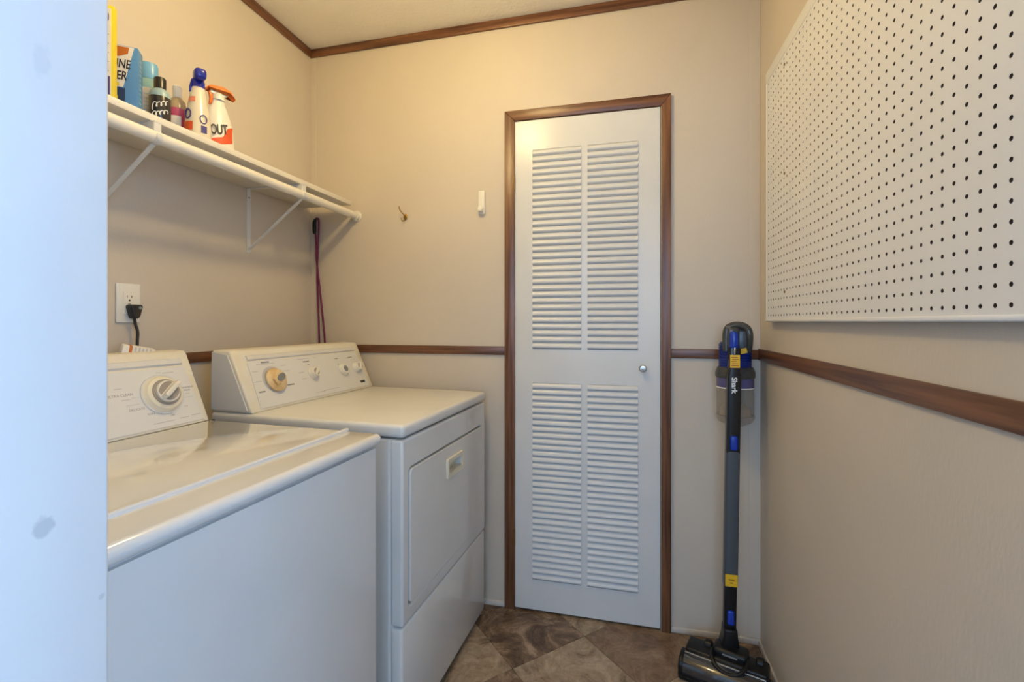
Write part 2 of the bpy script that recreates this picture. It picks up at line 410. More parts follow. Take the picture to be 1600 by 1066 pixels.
# ------------------------------------------------------------------ dryer
DW = .655
d = thing('clothes_dryer', 'white front-loading dryer with square drop door beside the closet door', 'dryer', (-.598, 1.171, 0), -math.radians(3.09))
obj('cabinet', box(-.675, -.042, .001, DW-.001, .018, .872, .004, 1), 'enamel', d)
k_ = plate([rrect(0, DW, .352, .871), rrect(.0345, .6155, .3945, .7845, .019)], 'x', -.040, 0)
fp = obj('upper_front_panel', k_, 'enamel', d)
bv = fp.modifiers.new('b', 'BEVEL'); bv.width = .007; bv.segments = 3; bv.limit_method = 'ANGLE'; bv.angle_limit = math.radians(60)
obj('lower_front_panel', box(-.040, -.002, 0, DW, .022, .346, .008, 3), 'enamel', d)
obj('gap_liner', box(-.043, -.03, .004, DW-.004, .02, .872), 'enamel', d)
tp = obj('top_panel', box(-.690, .004, -.002, DW+.002, .877, .914, .012, 4), 'dryer_top', d)
dd = obj('door', plate([rrect(.0385, .6115, .3985, .7805, .016), rrect(.280, .400, .684, .734, .004)], 'x', -.024, .004), 'enamel', d)
bv = dd.modifiers.new('b', 'BEVEL'); bv.width = .004; bv.segments = 3; bv.limit_method = 'ANGLE'; bv.angle_limit = math.radians(60)
hb = plate([rrect(.273, .407, .677, .741, .004), rrect(.284, .396, .690, .728, .003)], 'x', .003, .012)
hb2 = bmesh.new()
box(-.022, -.018, .280, .400, .684, .734, bm=hb); prism([(.004, .684), (-.02, .684), (-.02, .69), (.010, .694)], 'y', .282, .398, bm=hb)
prism([(.008, .734), (-.02, .734), (-.02, .716), (.008, .727)], 'y', .282, .398, bm=hb)
obj('handle', hb, 'ivory', dd, 'recessed ivory pull handle')
obj('foot', lathe([(0, 0), (.018, 0), (.018, .008), (.008, .012), (.008, .024), (0, .024)], (-.06, .05, 0), 14), 'black_rubber', d)
for x, y in ((-.06, DW-.05), (-.62, .05), (-.62, DW-.05)):
    obj('foot', lathe([(0, 0), (.018, 0), (.018, .008), (.008, .012), (.008, .024), (0, .024)], (x, y, 0), 14), 'black_rubber', d)

def console(par, y0, y1, prof, cap, face, pan, band, m_body):
    """sloped control console; prof = [(x,z)...] with prof[1] front bottom and prof[2] front top. returns matrix of the face"""
    (bx, bz), (tx, tz) = prof[1], prof[2]
    L = math.hypot(tx-bx, tz-bz); up = Vector((tx-bx, 0, tz-bz))/L
    M = frame((bx, 0, bz), (0, 1, 0), up)          # local: u along y, v up the slope, w outwards
    c = obj('console', prism(prof, 'y', y0, y1, .006, 3), m_body, par)
    p = obj('control_panel', plate([[(pan[0], pan[2]), (pan[1], pan[2]), (pan[1]-.010, pan[3]-.004), (pan[1]-.016, pan[3]), (pan[0]+.014, pan[3]), (pan[0]+.008, pan[3]-.004)]], 'z', -.004, .0022, M=M), face, par)
    if band:
        q = bmesh.new()
        prism([(band[0], .0), (band[0]+.004, .005), (band[1]-.004, .0035), (band[1], 0.0), (band[1], -.004), (band[0], -.004)], 'x', pan[0]+.012, pan[1]-.012, bm=q, M=M)
        obj('top_band', q, 'console_band', par)
    return M, p
Md, pd = console(d, .002, DW-.002, [(-.690, .9138), (-.525, .9138), (-.610, 1.098), (-.618, 1.108), (-.686, 1.110)], None, 'console_face', (.040, .628, .010, .170), (.174, .194), 'aged_plastic')
obj('console_side', prism([(-.687, .922), (-.541, .922), (-.622, 1.094), (-.684, 1.104)], 'y', -.0006, .003), 'enamel', d)
def disc_knob(name, M, u, v, prof, m, par, n=32, ang=35):
    return obj(name, lathe(prof, n=n, M=M @ Matrix.Translation((u, v, .0022))), m, par, ang=ang)
# timer dial
obj('dial_ring', lathe([(0, 0), (.047, 0), (.047, .0008), (0, .0008)], n=36, M=Md @ Matrix.Translation((.131, .1, .0022))), 'print_pale', pd)
kd = disc_knob('timer_knob', Md, .133, .096, [(0, 0), (.036, 0), (.041, .004), (.041, .010), (.035, .016), (.024, .018), (.022, .022), (0, .022)], 'ivory_stained', d)
Mk = Md @ Matrix.Translation((.133, .096, .0022)) @ Matrix.Rotation(math.radians(28), 4, 'Z')
obj('grip', box(-.027, .027, -.0145, .0145, .017, .028, .005, 3, M=Mk), 'ivory_stained', kd)
obj('grip_insert', lathe([(0, .0), (.021, 0), (.020, .002), (0, .002)], n=24, sx=1., sy=.58, M=Mk @ Matrix.Translation((.002, 0, .0274))), 'grey_insert', kd)
for u, v, r, h, a, ins in ((.318, .101, .020, .020, 45, 'taupe_plastic'), (.493, .096, .022, .016, 0, 'grey_insert'), (.583, .097, .020, .022, 60, 'taupe_plastic')):
    kk = disc_knob('selector_knob', Md, u, v, [(0, 0), (r*1.12, 0), (r*1.12, .004), (r, .006), (r*.95, h*.8), (r*.85, h), (0, h)], 'white_plastic', d, 24)
    Mk = Md @ Matrix.Translation((u, v, .0022)) @ Matrix.Rotation(math.radians(a), 4, 'Z')
    if ins == 'grey_insert': obj('knob_insert', lathe([(0, h-.001), (r*.6, h-.001), (r*.55, h+.001), (0, h+.001)], n=20, M=Mk), ins, kk)
    else:
        obj('knob_bar', box(-r*.95, r*.95, -.005, .005, h-.004, h+.006, .003, 2, M=Mk), 'white_plastic', kk)
        obj('knob_insert', lathe([(0, h-.001), (r*.7, h-.001), (r*.65, h+.001), (0, h+.001)], n=16, M=Mk), ins, kk)
def printed(par, M, marks, m='print_pale'):
    """tiny printed lines, too small to read in the photograph"""
    b_ = bmesh.new()
    for (u, v, w, h) in marks: box(u-w/2, u+w/2, v-h/2, v+h/2, .0020, .0026, bm=b_, M=M)
    o = obj('printed_marks', b_, m, par)
    if len(marks) > 1: o['kind'] = 'stuff'
printed(pd, Md, [(.118, .158, .075, .0022), (.066, .135, .022, .003), (.060, .100, .034, .0022), (.193, .145, .022, .002), (.196, .125, .030, .002), (.262, .110, .026, .003), (.268, .085, .024, .003), (.315, .162, .10, .002), (.325, .025, .05, .002), (.385, .027, .09, .002), (.476, .122, .008, .006), (.545, .032, .004, .002)])
printed(pd, Md, [(.118, .164, .034, .005), (.305, .150, .032, .005), (.312, .136, .012, .003), (.194, .072, .032, .005), (.066, .064, .026, .005), (.478, .148, .018, .004), (.566, .147, .028, .004)], 'print_grey')
printed(pd, Md, [(.590, .032, .030, .010)], 'ink_black')

# ------------------------------------------------------------------ washer (origin: front corner next to the dryer)
w = thing('washing_machine', 'white top-loading washing machine with large cycle dial', 'washer', (-.613, 1.078, 0), -math.radians(2.6))
WW = .665
obj('cabinet', box(-.680, -.002, -WW, 0, .018, .880, .022, 4, edges='z'), 'enamel', w)
obj('gap_liner', box(-.66, -.012, -WW+.01, -.01, .878, .888), 'enamel', w)
tpw = obj('top_panel', box(-.690, .006, -WW-.003, .003, .884, .914, .014, 4), 'enamel_top', w)
lid = obj('lid', box(-.545, -.088, -.600, -.014, .911, .9175, .003, 2), 'enamel_top', w)
lp_ = tube(smoothpath([(-.094, -.600, .917), (-.094, -.3, .9175), (-.094, -.03, .9175), (-.099, -.0165, .9165)], 6), .0052, 10)
obj('lid_lip', lp_, 'enamel_top', lid)
obj('hinge_pin', box(-.549, -.541, -.012, -.004, .913, .918, .001, 1), 'black_rubber', lid)
for x, y in ((-.06, -.05), (-.06, -WW+.05), (-.62, -.05), (-.62, -WW+.05)):
    obj('foot', lathe([(0, 0), (.018, 0), (.018, .008), (.008, .012), (.008, .024), (0, .024)], (x, y, 0), 14), 'black_rubber', w)
Mw, pw = console(w, -WW+.004, -.004, [(-.700, .9138), (-.560, .9138), (-.648, 1.107), (-.656, 1.116), (-.700, 1.118)], None, 'console_face', (-WW+.03, -.020, .008, .172), (.178, .200), 'aged_plastic')
# cycle dial
u0, v0 = -.113, .098
dk = disc_knob('cycle_dial', Mw, u0, v0, [(0, 0), (.052, 0), (.052, .003), (.049, .006), (.045, .014), (.037, .017), (.0, .017)], 'ivory', w, 40)
disc = obj('dial_rim', lathe([(.051, 0), (.056, 0), (.056, .0035), (.051, .0035), (.051, 0)], n=40, M=Mw @ Matrix.Translation((u0, v0, .0018))), 'console_band', dk)
disc_knob('dial_recess', Mw, u0, v0, [(.0, .016), (.037, .016), (.036, .020), (0, .020)], 'taupe_plastic', dk, 32)
disc_knob('dial_center', Mw, u0, v0, [(0, .018), (.030, .018), (.030, .026), (.028, .028), (0, .028)], 'white_plastic', dk, 32)
Mk = Mw @ Matrix.Translation((u0, v0, .0022)) @ Matrix.Rotation(math.radians(38), 4, 'Z')
obj('grip', prism([(-.027, -.006), (.027, -.006), (.029, 0), (.027, .006), (-.027, .006), (-.029, 0)], 'z', .026, .046, .002, 2, M=Mk), 'white_plastic', dk)
for s in (-1, 1):
    pts = [(.025*math.cos(t), s*(.0085+.016*math.sin(t))) for t in [PI*i/10 for i in range(11)]]
    obj('grip_recess', prism(pts, 'z', .0275, .0288, M=Mk), 'taupe_plastic', dk)
text('lettering', 'ULTRA CLEAN', .0095, Mw @ Matrix.Translation((-.215, .110, .0022)), 'print_grey', pw)
text('lettering', 'DELICATE', .0085, Mw @ Matrix.Translation((-.186, .068, .0022)), 'print_grey', pw)
text('lettering', 'SOAK', .008, Mw @ Matrix.Translation((-.155, .050, .0022)), 'print_grey', pw)
text('lettering', 'PERMANENT', .0075, Mw @ Matrix.Translation((-.043, .108, .0022)), 'print_grey', pw)
text('lettering', 'PRESS', .0075, Mw @ Matrix.Translation((-.043, .100, .0022)), 'print_grey', pw)
text('lettering', 'OFF', .007, Mw @ Matrix.Translation((-.104, .036, .0022)), 'print_grey', pw)
printed(pw, Mw, [(-.215, .128, .018, .002), (-.205, .097, .020, .002), (-.180, .1, .02, .001), (-.192, .082, .03, .001), (-.105, .160, .012, .002), (-.08, .158, .03, .002), (-.045, .090, .012, .002), (-.045, .080, .03, .001), (-.06, .055, .01, .002), (-.13, .022, .055, .0018), (-.075, .024, .025, .0018), (-.04, .026, .026, .0018), (-.25, .15, .03, .002)])

# packet on top of the washer console
pk = thing('paper_packet', 'small white and orange packet lying on the washer console', 'packet', (-1.318, .968, 1.107), math.radians(-14))
PT = Matrix.Rotation(math.radians(-13), 4, 'X')
obj('packet_body', prism([(-.014, 0), (.014, 0), (.010, .030), (-.006, .034)], 'y', -.012, .066, .003, 2, M=PT), 'box_white', pk)
obj('orange_stripe', prism([(-.0145, 0), (.0148, 0), (.0110, .0308), (-.006, .035)], 'y', .002, .011, .003, 2, M=PT), 'box_orange', pk)
q = bmesh.new()
for i in range(5): box(.0095, .0130, .016+i*.009, .019+i*.009, .012, .028, bm=q, M=PT)
obj('printed_marks', q, 'print_pale', pk)['kind'] = 'stuff'

# ------------------------------------------------------------------ wall outlet, plug
ot = thing('wall_outlet', 'white rectangular wall outlet plate above the washer', 'outlet', (XL, 1.0675, 1.197))
obj('cover_plate', box(0, .006, -.0345, .0345, 0, .117, .003, 3), 'outlet_white', ot)
rc = obj('receptacle', box(.004, .008, -.0165, .0165, .025, .092, .0015, 2), 'white_plastic', ot)
for (y, z, a, b_) in ((-.0065, .078, .002, .007), (.0065, .078, .002, .006)): obj('slot', box(.0078, .0084, y-a/2, y+a/2, z-b_/2, z+b_/2), 'ink_black', rc)
obj('slot', lathe([(0, 0), (.0027, 0), (.0027, .001), (0, .001)], n=12, M=Matrix.Translation((.0077, 0, .067)) @ Matrix.Rotation(PI/2, 4, 'Y')), 'ink_black', rc)
obj('test_button', box(.0078, .0092, -.004, .004, .053, .058, .0005, 1), 'print_grey', rc)
pl = thing('power_plug', 'black power plug with cord in the wall outlet', 'plug', (XL+.008, 1.0715, 1.215))
obj('plug_body', prism([(-.017, .030), (-.015, .036), (.015, .036), (.018, .030), (.011, .004), (.006, -.006), (-.006, -.006), (-.010, .004)], 'x', 0, .026, .004, 3), 'black_rubber', pl)
obj('grip_spot', lathe([(0, 0), (.005, 0), (.004, .0015), (0, .0015)], n=14, M=Matrix.Translation((.026, .008, .026)) @ Matrix.Rotation(PI/2, 4, 'Y')), 'grey_insert', pl)
obj('cord', tube(smoothpath([(.013, 0, 0), (.014, .002, -.02), (.018, .006, -.045), (.022, .002, -.075), (.025, -.002, -.14), (.02, 0, -.3)], 6), .0042, 10), 'black_rubber', pl)

# ------------------------------------------------------------------ shelf with rod
SX, SZ, SY0, SY1 = -1.197, 1.742, YF1+.002, 1.852
sh = tag(obj('wall_shelf', box(XL, SX, SY0, SY1, SZ-.019, SZ, .002, 2), 'shelf_white'), 'long white painted wall shelf above the washer and dryer', 'shelf')
RX, RZ, RR = -1.196, 1.683, .0165
cr = thing('closet_rod', 'long white tubular clothes rod under the shelf front', 'rod', (RX, 0, RZ))
obj('rod', tube([(0, SY0+.004, 0), (0, 1.20, 0), (0, YB-.004, 0)], RR, 24), 'rod_white', cr)
obj('end_socket', lathe([(0, 0), (.024, 0), (.024, .004), (.0195, .006), (.0195, .02), (.0166, .02)], n=24, M=Matrix.Translation((0, YB, 0)) @ Matrix.Rotation(PI/2, 4, 'X')), 'rod_white', cr)
def bracket(y, label):
    t = thing('shelf_bracket', label, 'bracket', (XL, y, 1.475), 0)
    hw = .009
    ws = obj('wall_strip', prism([(-hw, 0.0), (0, -.006), (hw, 0.0), (hw, .247), (-hw, .247)], 'x', 0, .004, .0008, 1), 'bracket_white', t)
    for z in (.012, .212): obj('screw', lathe([(0, 0), (.004, 0), (.003, .002), (0, .0025)], n=12, M=Matrix.Translation((.004, 0, z)) @ Matrix.Rotation(PI/2, 4, 'Y')), 'nickel', ws)
    obj('shelf_arm', box(.003, SX-XL+.012, -hw, hw, .243, .248, .0008, 1), 'bracket_white', t)
    # brace: a thin channel from the foot of the strip to the rod cradle
    A = Vector((.006, 0, .010)); B = Vector((RX-XL-.004, 0, RZ-RR-1.475-.002)); dv = (B-A); Ln = dv.length; dv.normalize()
    M = frame(A, dv, (0, 1, 0))
    obj('brace', box(0, Ln, -.006, .006, -.0025, .0025, .001, 1, M=M), 'bracket_white', t)
    # front drop plate that joins shelf edge and rod
    obj('front_drop', prism([(-.010, .243), (.010, .243), (.010, RZ-1.475), (-.010, RZ-1.475)], 'x', SX-XL+.004, SX-XL+.012, .001, 1), 'bracket_white', t)
    a = [PI*(-1.05+i*1.15/14) for i in range(15)]
    r0, r1 = RR+.0006, RR+.003
    cx, cz = RX-XL, RZ-1.475
    pts = [(cx+r1*math.cos(t_), cz+r1*math.sin(t_)) for t_ in a]+[(cx+r0*math.cos(t_), cz+r0*math.sin(t_)) for t_ in a[::-1]]
    obj('rod_cradle', prism(pts, 'y', -.008, .008), 'bracket_white', t)
    obj('gusset', prism([(SX-XL-.07, .243), (SX-XL+.004, .243), (SX-XL+.004, .205), (SX-XL-.01, .215)], 'y', -.008, -.0055), 'bracket_white', t)
    return t
bracket(1.522, 'white triangular shelf bracket near the corner, above the dryer')
bracket(.955, 'white triangular shelf bracket under the bottles, above the washer')

# ------------------------------------------------------------------ things on the shelf
# tall box with yellow edge and the blue box, turned toward the room
def carton(name, label, corner, rz, wd, dp, ht, mats_):
    """corner = right front corner; local x runs along the front face to the right, local y into the box"""
    t = thing(name, label, 'box', (corner[0], corner[1], SZ), rz)
    obj('carton', box(-wd, 0, 0, dp, 0, ht, .0015, 2), mats_, t)
    return t
RZB = math.radians(38)
c1 = at_x(178.5, 160, -1.202)
yb = carton('detergent_box', 'tall white box with yellow edges and purple print', (c1.x, c1.y), RZB, .13, .020, .222, 'box_yellow')
Mf = lambda x, z: frame((x, -.0004, z), (1, 0, 0), (0, 0, 1))
lb_ = obj('front_label', plate([rrect(-.128, -.006, .004, .214, .003)], 'y', -.0008, .001), 'box_white', yb)
obj('purple_panel', plate([rrect(-.126, -.008, .006, .05)], 'y', -.0013, -.0006), 'ink_purple', lb_)
obj('purple_header', plate([rrect(-.126, -.010, .180, .206, .008)], 'y', -.0013, -.0006), 'ink_purple', lb_)
q = bmesh.new()
for i in range(9): plate([rrect(-.03-.008*(i % 3), -.010-.004*(i % 2), .062+i*.011, .064+i*.011)], 'y', -.0012, -.0006, bm=q)
obj('printed_lines', q, 'print_grey', lb_)['kind'] = 'stuff'
yw = at_x(184, 70, -1.36)
yo = thing('yellow_top_bottle', 'white bottle with yellow shoulder behind the tall yellow-edged box', 'bottle', (-1.36, yw.y, SZ))
obj('bottle_body', lathe([(0, 0), (.03, 0), (.032, .004), (.032, .14), (.026, .155), (0, .155)], n=28), 'white_plastic', yo)
obj('shoulder', lathe([(.0325, .130), (.0325, .150), (.024, .168), (.016, .172), (0, .172)], n=28), 'box_yellow', yo)
obj('cap', lathe([(.0, .171), (.015, .171), (.015, .200), (.012, .204), (0, .204)], n=24), 'cream_bottle', yo)

c2 = at_x(215.5, 160, -1.212)
bb = carton('cleaner_box', 'blue and white machine cleaner box with orange flag', (c2.x, c2.y), RZB, .115, .038, .158, 'box_blue')
fr = obj('front_print', plate([[(-.113, .052), (-.030, .052), (-.0075, .156), (-.113, .156)]], 'y', -.0008, .001), 'box_white', bb)
obj('navy_panel', plate([rrect(-.113, -.026, .002, .050)], 'y', -.0008, .001), 'box_navy', bb)
obj('orange_flag', plate([[(-.060, .154), (-.018, .154), (-.020, .138), (-.040, .128), (-.060, .138)]], 'y', -.0012, -.0006), 'box_orange', fr)
obj('yellow_bar', plate([rrect(-.075, -.038, .054, .062)], 'y', -.0012, -.0006), 'box_yellow', fr)
text('lettering', 'MACHINE', .031, Mf(-.058, .110) @ Matrix.Translation((0, 0, .0006)), 'ink_black', fr, wide=.62, slant=.15, weight=.0006)
text('lettering', 'CLEANER', .031, Mf(-.064, .080) @ Matrix.Translation((0, 0, .0006)), 'ink_black', fr, wide=.62, slant=.15, weight=.0006)
obj('emblem', lathe([(0, 0), (.015, 0), (.015, .0005), (0, .0005)], n=20, M=Mf(-.055, .024) @ Matrix.Translation((0, 0, .0006))), 'box_yellow', bb)
q = bmesh.new()
for i in range(10): box(.0, .0006, .012, .026, .02+i*.012, .026+i*.012, bm=q)
obj('side_print', q, 'cap_skyblue', bb)['kind'] = 'stuff'

def bottle(name, label, cat, px, X, rz=0.):
    p = at_x(px, 160, X)
    return thing(name, label, cat, (X, p.y, SZ), rz)
FACE = math.atan2(-.62, .78)   # direction from the shelf toward the camera
# light blue flip cap bottle
t = bottle('lotion_bottle', 'cream bottle with a sky blue flip cap', 'bottle', 233, -1.335, FACE); t.scale = (1.1, 1.1, 1.29)
obj('bottle_body', lathe([(0, 0), (.026, 0), (.029, .004), (.030, .05), (.029, .098), (.024, .112), (.014, .122), (0, .122)], n=30, sy=1., sx=.75), 'cream_bottle', t)
obj('shoulder_band', lathe([(.0292, .096), (.0296, .1), (.0246, .1135), (.0146, .123)], n=30, sx=.75), 'teal', t)
obj('cap', lathe([(.0, .120), (.018, .120), (.019, .124), (.020, .150), (.0175, .156), (0, .157)], n=28, sx=.8), 'cap_skyblue', t)
q = bmesh.new()
for i in range(5): box(.0226, .0232, -.012, .010-.003*(i % 2), .045+.009*i, .047+.009*i, bm=q)
obj('printed_lines', q, 'print_pale', t)['kind'] = 'stuff'
# black bottle
t = bottle('polish_bottle', 'black bottle with black cap, blue-grey band and white script', 'bottle', 250, -1.272, FACE); t.scale = (1, 1, 1.10)
obj('bottle_body', lathe([(0, 0), (.023, 0), (.025, .003), (.025, .078), (.022, .092), (.013, .1), (0, .1)], n=30), 'dark_bottle', t)
obj('shoulder_band', lathe([(.0253, .078), (.0253, .084), (.0222, .0935), (.0137, .1005)], n=30), 'teal_band', t)
obj('cap', lathe([(0, .099), (.0145, .099), (.0145, .126), (.013, .129), (0, .129)], n=26), 'black_cap', t)
q = bmesh.new()
for line, (z0, h) in enumerate(((.056, .016), (.034, .014))):
    n = 33; pts = []
    for i in range(n):
        f = i/(n-1); th = f*2*PI*(3.5+line*.5); y = -.018+.036*f-.0035*math.sin(th); zz = z0-h*.45*math.cos(th)*(1.25 if f < .25 else .75)+y*.4
        a = y/.0255; pts.append((.0254*math.cos(a), .0254*math.sin(a), zz))
    tube(pts, .0011, 6, bm=q)
obj('white_script', q, 'text_white', t)
# pink label bottle
t = bottle('serum_bottle', 'small clear bottle with white cap and pink label', 'bottle', 277, -1.318, FACE); t.scale = (1.04, 1.04, 1.46)
obj('bottle_body', lathe([(0, 0), (.0215, 0), (.023, .003), (.023, .072), (.020, .084), (.011, .092), (0, .092)], n=30), 'clear_brown', t)
obj('pink_label', lathe([(.0234, .014), (.0236, .015), (.0236, .066), (.0234, .067)], n=30), 'pink_label', t)
obj('white_patch', sleeve(.0239, .0239, .012, .050, -.75, .35), 'box_white', t)
obj('cap', lathe([(0, .09), (.0115, .09), (.0115, .114), (.010, .116), (0, .116)], n=24), 'white_plastic', t)
# spray bottle, blue head
def trigger_sprayer(t, m_head, m_trig, z, s=1., nozzle=0.):
    """head with nozzle along local +x, trigger below it"""
    obj('collar', lathe([(.0, z), (.0155*s, z), (.0165*s, z+.004), (.0155*s, z+.018), (.011*s, z+.02), (0, z+.02)], n=24), m_head, t)
t = bottle('spray_bottle', 'milky tapered spray bottle with royal blue head', 'spray bottle', 309.5, -1.247, FACE+.1); t.scale = (.95, .95, 1.045)
obj('bottle_body', lathe([(0, 0), (.033, 0), (.0365, .004), (.0365, .03), (.032, .075), (.0245, .118), (.0205, .142), (.0185, .150), (0, .150)], n=34), 'milky', t)
hd = lathe([(0, .148), (.0175, .148), (.0185, .152), (.0185, .168), (.0165, .172), (0, .172)], n=26)
box(-.021, .026, -.0165, .0165, .168, .199, .011, 4, bm=hd, M=Matrix.Rotation(.12, 4, 'Y'))
obj('spray_head', hd, 'royal_blue', t)
obj('trigger', prism([(-.010, .178), (-.019, .172), (-.0235, .152), (-.024, .136), (-.019, .136), (-.0165, .150), (-.014, .160), (-.010, .164)], 'x', -.006, .008, .002, 2), 'royal_blue', t)
obj('nozzle', lathe([(0, 0), (.009, 0), (.009, .007), (0, .007)], n=16, M=Matrix.Translation((.027, 0, .182)) @ Matrix.Rotation(PI/2, 4, 'Y')), 'royal_blue', t)
obj('salmon_label', sleeve(.0275, .0245, .104, .119, -1.25, -.45), 'salmon', t)
def ring_badge(nm, a, z, r, ro, m, rx):
    q = bmesh.new(); n = 18
    pts = []
    for i in range(n):
        th = 2*PI*i/n; aa = a+ro*math.cos(th)/rx; pts.append(((rx+.0005)*math.cos(aa), (rx+.0005)*math.sin(aa), z+ro*math.sin(th)*1.25))
    tube(pts, r, 6, bm=q, closed=True); return obj(nm, q, m, t)
ring_badge('purple_badge', -1.05, .067, .0022, .0105, 'ink_purple', .034)
ring_badge('purple_badge', .25, .055, .0014, .0095, 'ink_purple', .0357)
obj('red_label', sleeve(.0369, .0369, .020, .044, -1.45, -.55), 'red_label', t)
obj('purple_label', sleeve(.0369, .0369, .016, .036, .05, .50), 'ink_purple', t)
# white bottle, orange trigger
t = bottle('stain_spray_bottle', 'white spray bottle with orange trigger and red slanted label', 'spray bottle', 341, -1.285, FACE+.2); t.scale = (1.12, 1.12, 1.27)
obj('bottle_body', lathe([(0, 0), (.038, 0), (.041, .004), (.041, .03), (.0385, .060), (.032, .092), (.0225, .118), (.0165, .128), (.0155, .142), (0, .142)], n=36, sx=.62), 'white_plastic', t)
hd = lathe([(0, .138), (.0165, .138), (.0165, .150), (.013, .154), (0, .154)], n=24)
prism([(-.022, .150), (.018, .150), (.030, .160), (-.022, .164)], 'x', -.009, .009, .003, 2, bm=hd)
obj('sprayer_body', hd, 'white_plastic', t)
obj('orange_shroud', prism([(-.034, .153), (-.034, .160), (-.022, .170), (.010, .174), (.030, .168), (.044, .150), (.040, .149), (.026, .160), (-.026, .160)], 'x', -.012, .012, .003, 2), 'orange', t)
obj('trigger', prism([(-.026, .158), (-.016, .156), (-.014, .140), (-.018, .124), (-.024, .122), (-.022, .140)], 'x', -.006, .006, .002, 2), 'orange', t)
def slant_label(z0f, z1f, a0, a1, rr, sx, n=14):
    q = bmesh.new(); g = []
    for i in range(n+1):
        a = a0+(a1-a0)*i/n; f = i/n
        g.append([q.verts.new(((rr+e)*math.cos(a)*sx, (rr+e)*math.sin(a), z)) for z, e in ((z0f(f), .0008), (z1f(f), .0008), (z1f(f), -.001), (z0f(f), -.001))])
    for A, B in zip(g, g[1:]):
        for k in range(4): q.faces.new((A[k], B[k], B[(k+1) % 4], A[(k+1) % 4]))
    q.faces.new(g[0]); q.faces.new(g[-1][::-1]); bmesh.ops.recalc_face_normals(q, faces=q.faces); return q
obj('red_label', slant_label(lambda f: .012+.020*f, lambda f: .030+.020*f+max(0, min(1, (f-.55)*5))*.022, -.75, .85, .0412, .62), 'red_label', t)
text('lettering', 'OUT', .034, frame((.0262, -.007, .056), (0, 1, 0), (0, 0, 1)) @ Matrix.Rotation(.2, 4, 'Z'), 'ink_black', t, wide=.62, slant=.2, weight=.0008)

# ------------------------------------------------------------------ back wall hooks and the cord
hk = thing('brass_hook', 'small twisted brass coat hook on the beige wall', 'hook', (-.953, YB, 1.655))
obj('mounting_plate', lathe([(0, 0), (.010, 0), (.010, .002), (.006, .004), (0, .004)], n=18, sy=1.4, M=Matrix.Translation((0, 0, .012)) @ Matrix.Rotation(PI/2, 4, 'X')), 'brass', hk)
obj('upper_prong', tube(smoothpath([(0, -.003, .014), (-.003, -.020, .022), (-.010, -.034, .034), (-.013, -.038, .052)], 6), .0024, 8), 'brass', hk)
obj('lower_prong', tube(smoothpath([(0, -.003, .006), (-.002, -.016, -.008), (-.004, -.026, -.010), (-.006, -.030, .002)], 6), .0024, 8), 'brass', hk)
obj('screw', lathe([(0, 0), (.003, 0), (.002, .002), (0, .002)], n=12, M=Matrix.Translation((.002, -.004, .012)) @ Matrix.Rotation(PI/2, 4, 'X')), 'hinge_brass', hk)
ah = thing('adhesive_hook', 'white plastic adhesive hook beside the closet door casing', 'hook', (-.598, YB, 1.657))
obj('base', box(-.0155, .0155, -.008, 0, 0, .104, .006, 3), 'white_plastic', ah)
obj('hook_prong', prism([(-.007, .040), (-.010, .034), (-.022, .016), (-.026, .018), (-.027, .030), (-.031, .030), (-.031, .012), (-.024, .006), (-.007, .012)], 'x', -.009, .009, .002, 2), 'white_plastic', ah)
cd = thing('hanging_cord', 'looped magenta cord with black toggle hanging in the corner', 'cord', (-1.397, YB, 1.682))
Y_ = -.012
obj('nail', tube([(0.0, 0, -.006), (0, -.022, -.005)], .0022, 8), 'nickel', cd)
pts = [(-.013, Y_, -.07), (-.014, Y_, -.02), (-.008, Y_, -.003), (0, Y_, 0), (.007, Y_, -.006), (.009, Y_, -.03), (.009, Y_-.002, -.08), (.006, Y_-.002, -.14), (.003, Y_-.003, -.22), (.002, Y_, -.32), (.008, Y_, -.46), (.012, Y_, -.60), (.014, Y_, -.9)]
obj('cord_strand', tube(smoothpath(pts, 6), .0042, 10), 'magenta_cord', cd)
pts = [(-.013, Y_, -.05), (-.008, Y_, -.09), (-.001, Y_-.006, -.14), (.004, Y_-.008, -.20), (.016, Y_-.004, -.32), (.030, Y_, -.46), (.042, Y_, -.60), (.046, Y_, -.9)]
obj('cord_strand', tube(smoothpath(pts, 6), .0042, 10), 'magenta_cord', cd)
obj('toggle', tube([(-.013, Y_, -.072), (-.0145, Y_, -.06), (-.015, Y_, -.02), (-.010, Y_, -.004)], [.0065, .0085, .0085, .006], 12), 'black_plastic', cd)

